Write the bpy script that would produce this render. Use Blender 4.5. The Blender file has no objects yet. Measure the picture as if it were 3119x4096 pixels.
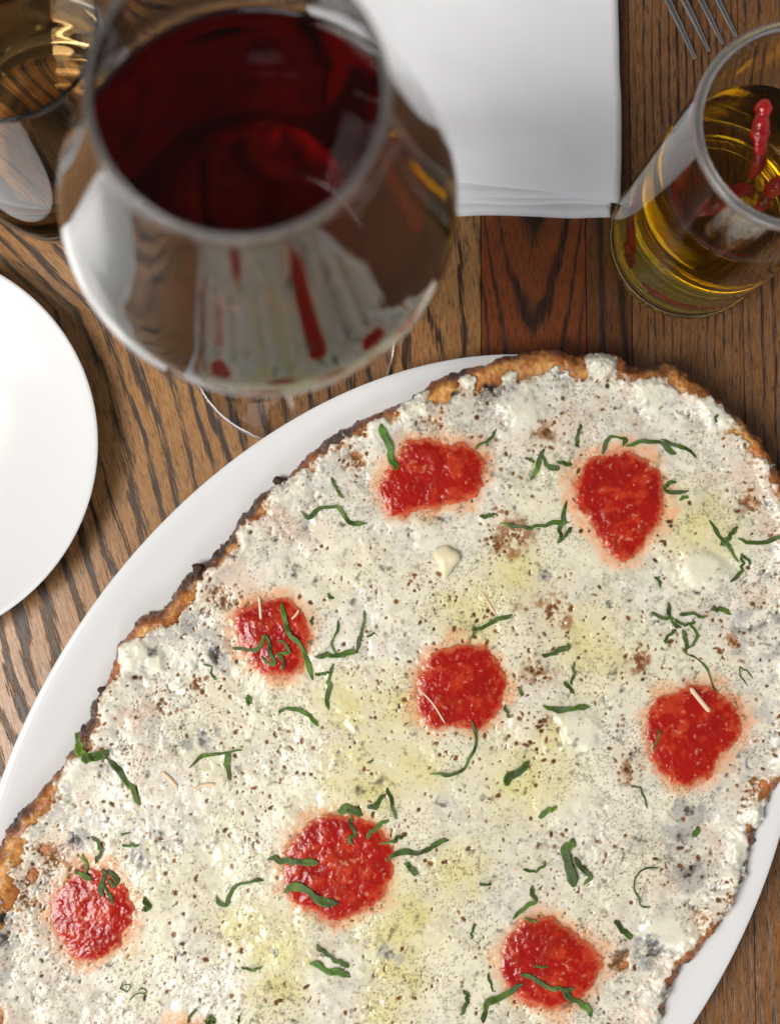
import bpy, math, random
import numpy as np
from mathutils import Matrix, Vector
random.seed(7)
rng = np.random.default_rng(11)
CM = 0.01                                   # the builder works in centimetres, the scene is in metres
sc = bpy.context.scene
COL = sc.collection

# ---------------------------------------------------------------- camera
cam_d = bpy.data.cameras.new('camera')
cam = bpy.data.objects.new('camera', cam_d)
COL.objects.link(cam)
sc.camera = cam
RIGHT = Vector((0.99937359, -0.00109914, 0.0353726))
UP = Vector((-0.00109914, 0.99807137, 0.06206709))
FWD = Vector((0.0353726, 0.06206709, -0.99744496))
m = Matrix.Identity(4)
for i in range(3):
    m[i][0] = RIGHT[i]; m[i][1] = UP[i]; m[i][2] = -FWD[i]
m[2][3] = 47.25 * CM
cam.matrix_world = m
cam_d.sensor_fit = 'HORIZONTAL'
cam_d.sensor_width = 36.0
cam_d.lens = 36.0 * 5150 / 3119
cam_d.clip_start = 0.01
cam_d.clip_end = 50
cam_d.dof.use_dof = True
cam_d.dof.focus_distance = 0.456
cam_d.dof.aperture_fstop = 11.0

# ---------------------------------------------------------------- light
w = bpy.data.worlds.new('World')
sc.world = w
w.use_nodes = True
bg = w.node_tree.nodes['Background']
# a room with light walls and windows all round, darker overhead
wt = w.node_tree
tcw = wt.nodes.new('ShaderNodeTexCoord'); sxyz = wt.nodes.new('ShaderNodeSeparateXYZ')
wt.links.new(tcw.outputs['Generated'], sxyz.inputs[0])
mr = wt.nodes.new('ShaderNodeMapRange'); mr.interpolation_type = 'SMOOTHSTEP'
mr.inputs['From Min'].default_value = 0.25; mr.inputs['From Max'].default_value = 0.9
wt.links.new(sxyz.outputs['Z'], mr.inputs['Value'])
mxw = wt.nodes.new('ShaderNodeMix'); mxw.data_type = 'RGBA'
mxw.inputs[6].default_value = (0.46, 0.48, 0.505, 1); mxw.inputs[7].default_value = (0.085, 0.083, 0.08, 1)
wt.links.new(mr.outputs[0], mxw.inputs['Factor'])
wt.links.new(mxw.outputs[2], bg.inputs['Color'])
bg.inputs['Strength'].default_value = 1.0

def area(name, loc, target, size, power, color, shape='RECTANGLE', size_y=None):
    d = bpy.data.lights.new(name, 'AREA')
    d.shape = shape; d.size = size
    if size_y: d.size_y = size_y
    d.energy = power; d.color = color
    o = bpy.data.objects.new(name, d)
    COL.objects.link(o)
    o.location = loc
    o.rotation_euler = (Vector(target) - Vector(loc)).to_track_quat('-Z', 'Y').to_euler()
    return o
area('window_light', (-0.70, -0.29, 1.19), (0.0, 0.0, 0.0), 0.60, 20.0, (1.0, 0.97, 0.93), size_y=0.60)
area('side_window_light', (-0.35, -2.3, 1.15), (0.0, 0.05, 0.0), 1.0, 19, (0.85, 0.93, 1.0), size_y=0.8)
area('pendant_lamp_light', (-0.62, 0.10, 1.05), (0, 0, 0), 0.07, 0.6, (1.0, 0.80, 0.55), shape='DISK')

sc.view_settings.view_transform = 'Standard'
sc.view_settings.look = 'None'
sc.view_settings.exposure = 0.0
sc.view_settings.gamma = 1.0
sc.view_settings.use_curve_mapping = False
cy = sc.cycles
cy.use_denoising = True
cy.max_bounces = 14; cy.transmission_bounces = 12; cy.glossy_bounces = 6; cy.diffuse_bounces = 4
cy.volume_bounces = 0; cy.transparent_max_bounces = 8
cy.caustics_reflective = True; cy.caustics_refractive = True
cy.blur_glossy = 0.6
cy.sample_clamp_indirect = 6.0

# ---------------------------------------------------------------- helpers
def tag(o, label=None, cat=None, group=None, kind=None):
    if label: o['label'] = label
    if cat: o['category'] = cat
    if group: o['group'] = group
    if kind: o['kind'] = kind
    return o

def empty(name, loc=(0, 0, 0)):
    o = bpy.data.objects.new(name, None)
    COL.objects.link(o)
    o.empty_display_size = 0.02
    o.location = (loc[0]*CM, loc[1]*CM, loc[2]*CM)
    return o

def obj(name, verts, faces, mat, parent=None, smooth=True, colors=None):
    """verts in world centimetres; the object's origin is its parent's"""
    V = np.asarray(verts, dtype=np.float64) * CM
    if parent is not None:
        V = V - np.array(parent_origin(parent))
    me = bpy.data.meshes.new(name)
    F = np.asarray(faces) if not isinstance(faces, list) else None
    if F is not None and F.ndim == 2:
        n = F.shape[1]
        me.vertices.add(len(V)); me.loops.add(F.size); me.polygons.add(len(F))
        me.vertices.foreach_set('co', V.astype(np.float32).ravel())
        me.loops.foreach_set('vertex_index', F.astype(np.int32).ravel())
        me.polygons.foreach_set('loop_start', np.arange(0, F.size, n, dtype=np.int32))
        me.polygons.foreach_set('loop_total', np.full(len(F), n, dtype=np.int32))
    else:
        me.from_pydata([tuple(v) for v in V], [], faces)
    me.update(calc_edges=True)
    me.validate()
    if smooth:
        me.polygons.foreach_set('use_smooth', np.ones(len(me.polygons), dtype=bool))
    if colors is not None:
        a = me.attributes.new('tint', 'FLOAT_COLOR', 'POINT')
        C = np.ones((len(V), 4), dtype=np.float32); C[:, :3] = colors[:, :3]
        if colors.shape[1] > 3: C[:, 3] = colors[:, 3]
        a.data.foreach_set('color', C.ravel())
    if mat is not None: me.materials.append(mat)
    o = bpy.data.objects.new(name, me)
    COL.objects.link(o)
    if parent is not None: o.parent = parent
    return o

def parent_origin(p):
    v = Vector((0, 0, 0))
    while p is not None:
        v += p.location; p = p.parent
    return tuple(v)

def spline(pts, per=8):
    P = np.asarray(pts, float)
    if len(P) < 3:
        t = np.linspace(0, 1, per*2)[:, None]
        return P[0]*(1-t) + P[-1]*t
    E = np.vstack([2*P[0]-P[1], P, 2*P[-1]-P[-2]])
    out = []
    for i in range(1, len(E)-2):
        p0, p1, p2, p3 = E[i-1], E[i], E[i+1], E[i+2]
        for t in np.linspace(0, 1, per, endpoint=False):
            out.append(.5*((2*p1)+(-p0+p2)*t+(2*p0-5*p1+4*p2-p3)*t*t+(-p0+3*p1-3*p2+p3)*t**3))
    out.append(E[-2])
    return np.array(out)

def lathe(prof, cx, cy, segs=128, xs=1.0, ys=1.0, ang=0.0):
    """prof: (r, z) from axis to axis, closed solid of revolution (optionally elliptical)"""
    V, F = [], []
    rings = []
    ca, sa = math.cos(ang), math.sin(ang)
    for r, z in prof:
        if r <= 1e-6:
            rings.append([len(V)]); V.append((cx, cy, z)); continue
        ids = []
        for k in range(segs):
            a = 2*math.pi*k/segs
            lx, ly = r*math.cos(a)*xs, r*math.sin(a)*ys
            ids.append(len(V)); V.append((cx+lx*ca-ly*sa, cy+lx*sa+ly*ca, z))
        rings.append(ids)
    for a, b in zip(rings[:-1], rings[1:]):
        if len(a) == 1 and len(b) == 1: continue
        for k in range(segs):
            k2 = (k+1) % segs
            if len(a) == 1: F.append((a[0], b[k2], b[k]))
            elif len(b) == 1: F.append((a[k], a[k2], b[0]))
            else: F.append((a[k], a[k2], b[k2], b[k]))
    return V, F

def vnoise(X, Y, cell, seed):
    """smooth value noise in 0..1, cell in cm"""
    r = np.random.default_rng(seed)
    T = r.random((257, 257))
    u, v = X/cell + 1000.37, Y/cell + 1000.71
    iu, iv = np.floor(u).astype(int), np.floor(v).astype(int)
    fu, fv = u-iu, v-iv
    fu = fu*fu*fu*(fu*(fu*6-15)+10); fv = fv*fv*fv*(fv*(fv*6-15)+10)
    i0, i1, j0, j1 = iu % 256, (iu+1) % 256, iv % 256, (iv+1) % 256
    return (T[i0, j0]*(1-fu)+T[i1, j0]*fu)*(1-fv)+(T[i0, j1]*(1-fu)+T[i1, j1]*fu)*fv

def fbm(X, Y, cell, seed, oct=4, gain=.5):
    s, a, n = 0, 1, 0
    for k in range(oct):
        c, sn = math.cos(.7*k+.3), math.sin(.7*k+.3)
        s = s + a*vnoise(X*c-Y*sn, X*sn+Y*c, cell/2**k, seed+17*k); n += a; a *= gain
    return s/n

def sstep(a, b, x):
    t = np.clip((x-a)/(b-a), 0, 1)
    return t*t*(3-2*t)

def poly_sd(X, Y, poly):
    """signed distance, positive inside"""
    P = np.asarray(poly, float); Q = np.roll(P, -1, 0)
    d2 = np.full(X.shape, 1e9); ins = np.zeros(X.shape, bool)
    for (ax, ay), (bx, by) in zip(P, Q):
        ex, ey = bx-ax, by-ay
        t = np.clip(((X-ax)*ex+(Y-ay)*ey)/(ex*ex+ey*ey+1e-12), 0, 1)
        d2 = np.minimum(d2, (X-ax-t*ex)**2+(Y-ay-t*ey)**2)
        c = (ay > Y) != (by > Y)
        ins ^= c & (X < (bx-ax)*(Y-ay)/((by-ay) if abs(by-ay) > 1e-12 else 1e-12)+ax)
    d = np.sqrt(d2)
    return np.where(ins, d, -d)

def grid_faces(mask):
    """quads of a grid whose four corners are in the mask; returns used vertex index map and faces"""
    ny, nx = mask.shape
    q = mask[:-1, :-1] & mask[1:, :-1] & mask[:-1, 1:] & mask[1:, 1:]
    used = np.zeros(mask.shape, bool)
    used[:-1, :-1] |= q; used[1:, :-1] |= q; used[:-1, 1:] |= q; used[1:, 1:] |= q
    idx = -np.ones(mask.shape, int); idx[used] = np.arange(used.sum())
    j, i = np.nonzero(q)
    return used, np.stack([idx[j, i], idx[j, i+1], idx[j+1, i+1], idx[j+1, i]], 1)

# ---------------------------------------------------------------- materials
class NT:
    def __init__(self, name):
        self.m = bpy.data.materials.new(name); self.m.use_nodes = True
        self.t = self.m.node_tree; self.b = self.t.nodes['Principled BSDF']
        self.out = self.t.nodes['Material Output']
    def n(self, kind, **kw):
        x = self.t.nodes.new(kind)
        for k, v in kw.items(): setattr(x, k, v)
        return x
    def link(self, a, b): self.t.links.new(a, b)
    def put(self, sock, v):
        if hasattr(v, 'is_output'): self.link(v, sock)
        else: sock.default_value = v
    def M(self, op, a, b=0.0, c=None):
        x = self.n('ShaderNodeMath', operation=op)
        self.put(x.inputs[0], a); self.put(x.inputs[1], b)
        if c is not None: self.put(x.inputs[2], c)
        return x.outputs[0]
    def smooth(self, v, a, b, o0=0.0, o1=1.0):
        x = self.n('ShaderNodeMapRange', interpolation_type='SMOOTHSTEP')
        self.put(x.inputs['Value'], v)
        for k, q in (('From Min', a), ('From Max', b), ('To Min', o0), ('To Max', o1)): x.inputs[k].default_value = q
        return x.outputs[0]
    def xyz(self, a, b, c=0.0):
        x = self.n('ShaderNodeCombineXYZ')
        for k, v in enumerate((a, b, c)): self.put(x.inputs[k], v)
        return x.outputs[0]
    def noise(self, vec, scale=1.0, detail=2.0, rough=.5):
        x = self.n('ShaderNodeTexNoise'); self.link(vec, x.inputs['Vector'])
        x.inputs['Scale'].default_value = scale; x.inputs['Detail'].default_value = detail; x.inputs['Roughness'].default_value = rough
        return x.outputs['Fac']
    def mix(self, f, a, b, mode='MIX'):
        x = self.n('ShaderNodeMix', data_type='RGBA', blend_type=mode)
        self.put(x.inputs['Factor'], f)
        for k, v in ((6, a), (7, b)):
            if hasattr(v, 'is_output'): self.link(v, x.inputs[k])
            else: x.inputs[k].default_value = (*v[:3], 1)
        return x.outputs[2]
    def bump(self, h, dist, strength=1.0):
        x = self.n('ShaderNodeBump'); self.link(h, x.inputs['Height'])
        x.inputs['Distance'].default_value = dist; x.inputs['Strength'].default_value = strength
        self.link(x.outputs[0], self.b.inputs['Normal'])
    def set(self, **kw):
        for k, v in kw.items(): self.put(self.b.inputs[k.replace('_', ' ')], v)
        return self

def objco(N):
    tc = N.n('ShaderNodeTexCoord')
    sp = N.n('ShaderNodeSeparateXYZ'); N.link(tc.outputs['Object'], sp.inputs[0])
    return tc.outputs['Object'], N.M('MULTIPLY', sp.outputs[0], 100.0), N.M('MULTIPLY', sp.outputs[1], 100.0)

def wood(name, light, mid, dark, period, jag, curved=False, arch=None, seed=0.0, contrast=(.15, .85), rough=.23, wobble=1.0):
    N = NT(name)
    _, x, y = objco(N)
    if curved:       # the grain sweeps round a knot near the left edge of the board
        up = N.M('MAXIMUM', N.M('SUBTRACT', y, 10.4), 0.0)
        dn = N.M('MAXIMUM', N.M('SUBTRACT', 10.4, y), 0.0)
        g = N.M('SUBTRACT', N.M('MULTIPLY', dn, .34), N.M('MULTIPLY', up, 1.05))
        k = N.smooth(x, -9.0, 5.0, 1.0, 0.08)
        phi = N.M('SUBTRACT', x, N.M('MULTIPLY', g, k))
    elif arch is not None:    # flame-shaped growth rings
        ax, ay, sl = arch
        dx = N.M('SUBTRACT', x, ax)
        rg = N.M('ADD', N.M('SUBTRACT', N.M('SUBTRACT', y, ay), N.M('MULTIPLY', N.M('MULTIPLY', dx, dx), sl)), 1.45)
        phi = x
    else:
        phi = x
    wob = N.noise(N.xyz(N.M('MULTIPLY', phi, .35), N.M('MULTIPLY', y, .11), seed), 1.0, 2.0)
    wob2 = N.noise(N.xyz(N.M('MULTIPLY', phi, 1.1), N.M('MULTIPLY', y, .5), seed+5), 1.0, 2.0)
    ph = N.M('ADD', phi, N.M('ADD', N.M('MULTIPLY', wob, 2.2*wobble), N.M('MULTIPLY', wob2, .5*wobble)))
    if arch is not None:
        ph = N.M('ADD', rg, N.M('MULTIPLY', wob2, 1.9))
    ring = N.M('SINE', N.M('MULTIPLY', ph, 2*math.pi/period))
    ring = N.M('ADD', N.M('MULTIPLY', ring, .5), .5)
    pores = N.noise(N.xyz(N.M('MULTIPLY', phi, 15.0), N.M('MULTIPLY', y, 1.0), seed+9), 1.0, 4.0, .65)
    fib = N.noise(N.xyz(N.M('MULTIPLY', phi, 30.0), N.M('MULTIPLY', y, 1.6), seed+2), 1.0, 3.0, .6)
    broad = N.noise(N.xyz(N.M('MULTIPLY', phi, .5), N.M('MULTIPLY', y, .09), seed+3), 1.0, 2.0)
    v = N.M('ADD', ring, N.M('MULTIPLY', N.M('SUBTRACT', pores, .5), jag))
    v = N.M('ADD', v, N.M('MULTIPLY', N.M('SUBTRACT', broad, .5), .9))
    band = N.smooth(v, contrast[0]+.35, contrast[1]+.30)
    fleck = N.smooth(N.noise(N.xyz(N.M('MULTIPLY', phi, 24.0), N.M('MULTIPLY', y, 2.2), seed+7), 1.0, 2.0), .55, .68, 0.0, .65)
    dirt = N.noise(N.xyz(N.M('MULTIPLY', x, 6.0), N.M('MULTIPLY', y, 5.0), seed), 1.0, 4.0, .65)
    base = N.mix(N.smooth(fib, .3, .7), mid, light)
    base = N.mix(N.smooth(dirt, .35, .7, .0, .45), base, mid)
    colr = N.mix(N.M('MAXIMUM', N.M('MULTIPLY', band, .93), fleck), base, dark)
    N.link(colr, N.b.inputs['Base Color'])
    N.set(Roughness=N.M('ADD', N.M('MULTIPLY', band, .14), N.M('ADD', N.M('MULTIPLY', dirt, .12), rough-.05)), Specular_IOR_Level=.5)
    h = N.M('SUBTRACT', N.M('MULTIPLY', fib, .35), band)
    N.bump(h, .00025, .55)
    return N.m

def plain(name, color, rough=.4, **kw):
    N = NT(name); N.set(Base_Color=(*color, 1), Roughness=rough, **kw)
    return N

def glass_mat(name, color=(1, 1, 1), ior=1.5):
    return plain(name, color, 0.0, Transmission_Weight=1.0, IOR=ior).m

def liquid_mat(name, color, density, ior=1.35):
    N = plain(name, (1, 1, 1), 0.0, Transmission_Weight=1.0, IOR=ior)
    va = N.n('ShaderNodeVolumeAbsorption')
    va.inputs['Color'].default_value = (*color, 1); va.inputs['Density'].default_value = density
    N.link(va.outputs[0], N.out.inputs['Volume'])
    return N.m

def tint_mat(name, rough, bump_scale=None, bump_dist=.0002, sss=0.0, sss_r=(1, .8, .5), sss_scale=.002, coat=0.0, spec=.5, rough_alpha=None):
    N = NT(name)
    a = N.n('ShaderNodeAttribute', attribute_name='tint')
    N.link(a.outputs['Color'], N.b.inputs['Base Color'])
    r = rough
    if rough_alpha is not None:     # alpha of the tint carries how oily the spot is
        r = N.M('ADD', N.M('MULTIPLY', a.outputs['Alpha'], rough_alpha - rough), rough)
    N.set(Roughness=r, Specular_IOR_Level=spec, Coat_Weight=coat, Coat_Roughness=.08)
    if sss: N.set(Subsurface_Weight=sss, Subsurface_Radius=sss_r, Subsurface_Scale=sss_scale)
    if bump_scale:
        co, _, _ = objco(N)
        N.bump(N.noise(co, bump_scale, 4.0, .6), bump_dist)
    return N.m

# ---------------------------------------------------------------- table: five boards
table = empty('table_top')
tag(table, kind='structure')
LT = [
    (-60.0, 5.08, wood('oak_curved', (.46, .245, .098), (.285, .138, .050), (.018, .010, .007), .88, 2.1, curved=True, seed=1.3, contrast=(.24, .66))),
    (5.11, 9.02, wood('oak_red', (.29, .078, .022), (.175, .046, .014), (.015, .006, .004), 3.7, 1.4, arch=(7.05, 11.7, 2.3), seed=4.1, contrast=(.20, .75))),
    (9.05, 10.74, wood('oak_dark', (.20, .078, .030), (.115, .044, .018), (.018, .008, .005), .9, 1.4, seed=7.7, wobble=.5)),
    (10.77, 14.93, wood('oak_fine', (.31, .148, .060), (.18, .080, .031), (.016, .008, .006), .31, 2.3, seed=2.4, wobble=.16, contrast=(.22, .85))),
    (14.96, 60.0, wood('oak_warm', (.30, .142, .058), (.175, .078, .030), (.016, .008, .006), .48, 2.0, seed=9.2, wobble=.3, contrast=(.30, .9))),
]
for x0, x1, mt in LT:
    b = .03
    V = []
    for y0, y1, z in ((-60, 60, 0.0),):
        V = [(x0, -60, -3), (x1, -60, -3), (x1, 60, -3), (x0, 60, -3),
             (x0, -60, -b), (x1, -60, -b), (x1, 60, -b), (x0, 60, -b),
             (x0+b, -60+b, 0), (x1-b, -60+b, 0), (x1-b, 60-b, 0), (x0+b, 60-b, 0)]
    F = [(3, 2, 1, 0), (0, 1, 5, 4), (1, 2, 6, 5), (2, 3, 7, 6), (3, 0, 4, 7), (4, 5, 9, 8), (5, 6, 10, 9), (6, 7, 11, 10), (7, 4, 8, 11), (8, 9, 10, 11)]
    obj('plank', V, F, mt, table, smooth=False)

# ---------------------------------------------------------------- crockery
def porcelain(name):
    N = plain(name, (.735, .73, .725), .14, Coat_Weight=.4, Coat_Roughness=.06, IOR=1.5)
    co, _, _ = objco(N)
    N.bump(N.noise(co, 18.0, 2.0), .0004, .25)
    return N.m
POR = porcelain('white_porcelain')

def plate_profile(R, H, foot, floor, power=3.2):
    """r fraction 0..1 of R; returns (r, z) of a coupe plate, underside first"""
    under = [(0, .25), (foot*.9, .25), (foot*.93, .02), (foot*.98, 0.0), (foot*1.02, .05), (foot*1.06, .30), (R*.80, H*.42), (R*.93, H*.72), (R*.985, H*.90)]
    edge = [(R*.998, H*.955), (R, H*.98), (R*.996, H*1.0), (R*.985, H*1.008), (R*.970, H*.995)]
    top = [(R*q, floor+(H*.985-floor)*(q/.97)**power) for q in (.94, .90, .85, .80, .74, .67, .58, .48, .36, .24, .12, 0.0)]
    return spline(under, 4).tolist() + spline(edge, 4).tolist() + spline(top, 6).tolist()

PLX, PLY = -15.79, 5.19
sp = empty('side_plate', (PLX, PLY, 0))
tag(sp, 'round white side plate cut off by the left edge', 'plate')
V, F = lathe(plate_profile(7.08, 1.62, 4.2, .62), PLX, PLY, 160)
obj('plate_body', V, F, POR, sp)

PC = (1.67, -7.75); PA = math.atan2(.818, .575)
pf = empty('oval_platter', (PC[0], PC[1], 0))
tag(pf, 'large oval white platter under the flatbread pizza', 'platter')
prof = [(r/10.0, z) for r, z in plate_profile(10.0, 1.9, 6.6, .95, 5.0)]
V, F = lathe(prof, PC[0], PC[1], 256, 17.70, 12.74, PA)
obj('platter_body', V, F, POR, pf)

def platter_z(X, Y):
    dx, dy = X-PC[0], Y-PC[1]
    e = np.hypot((dx*.575+dy*.818)/17.70, (dx*.818-dy*.575)/12.74)
    return .95 + (1.9*.985-.95)*np.clip(e/.97, 0, 1.01)**5.0

# ---------------------------------------------------------------- the flatbread
OUTLINE = [(-11.77,-8.31),(-11.16,-7.6),(-10.38,-6.74),(-9.6,-5.8),(-9.22,-5.17),(-8.91,-4.53),(-8.76,-3.9),(-8.44,-3.42),(-8.13,-2.94),(-8.06,-2.47),(-7.9,-1.91),(-7.51,-1.51),(-7.11,-0.95),(-6.4,-0.54),(-5.92,-0.06),(-5.52,0.5),(-5.04,0.99),(-4.48,1.39),(-3.92,2.04),(-3.6,2.61),(-3.2,3.02),(-2.63,3.67),(-1.99,4.0),(-1.34,4.74),(-0.69,5.23),(-0.03,5.73),(0.62,6.06),(1.44,6.39),(2.26,6.81),(2.92,7.31),(3.58,7.73),(4.41,7.98),(5.24,8.23),(5.9,8.45),(6.89,8.54),(7.56,8.63),(8.22,8.33),(9.05,8.5),(9.72,8.51),(10.21,8.01),(10.88,8.18),(11.72,8.02),(12.38,7.6),(13.04,7.11),(13.7,6.52),(14.36,6.03),(14.85,5.45),(15.4,4.6),(15.9,3.2),(16.3,1.0),(16.5,-1.5),(16.3,-4.0),(15.8,-5.8),(15.27,-6.75),(14.85,-7.55),(14.58,-8.35),(14.24,-8.99),(14.06,-9.78),(13.72,-10.58),(13.38,-11.37),(12.96,-12.0),(12.38,-12.62),(11.89,-13.09),(11.4,-13.56),(11.06,-14.34),(10.97,-14.9),(9.41,-16.82),(6.51,-19.11),(1.73,-21.0),(-3.77,-21.5),(-8.5,-20.2),(-11.0,-17.0),(-12.3,-13.8),(-12.4,-11.0)]
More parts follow.
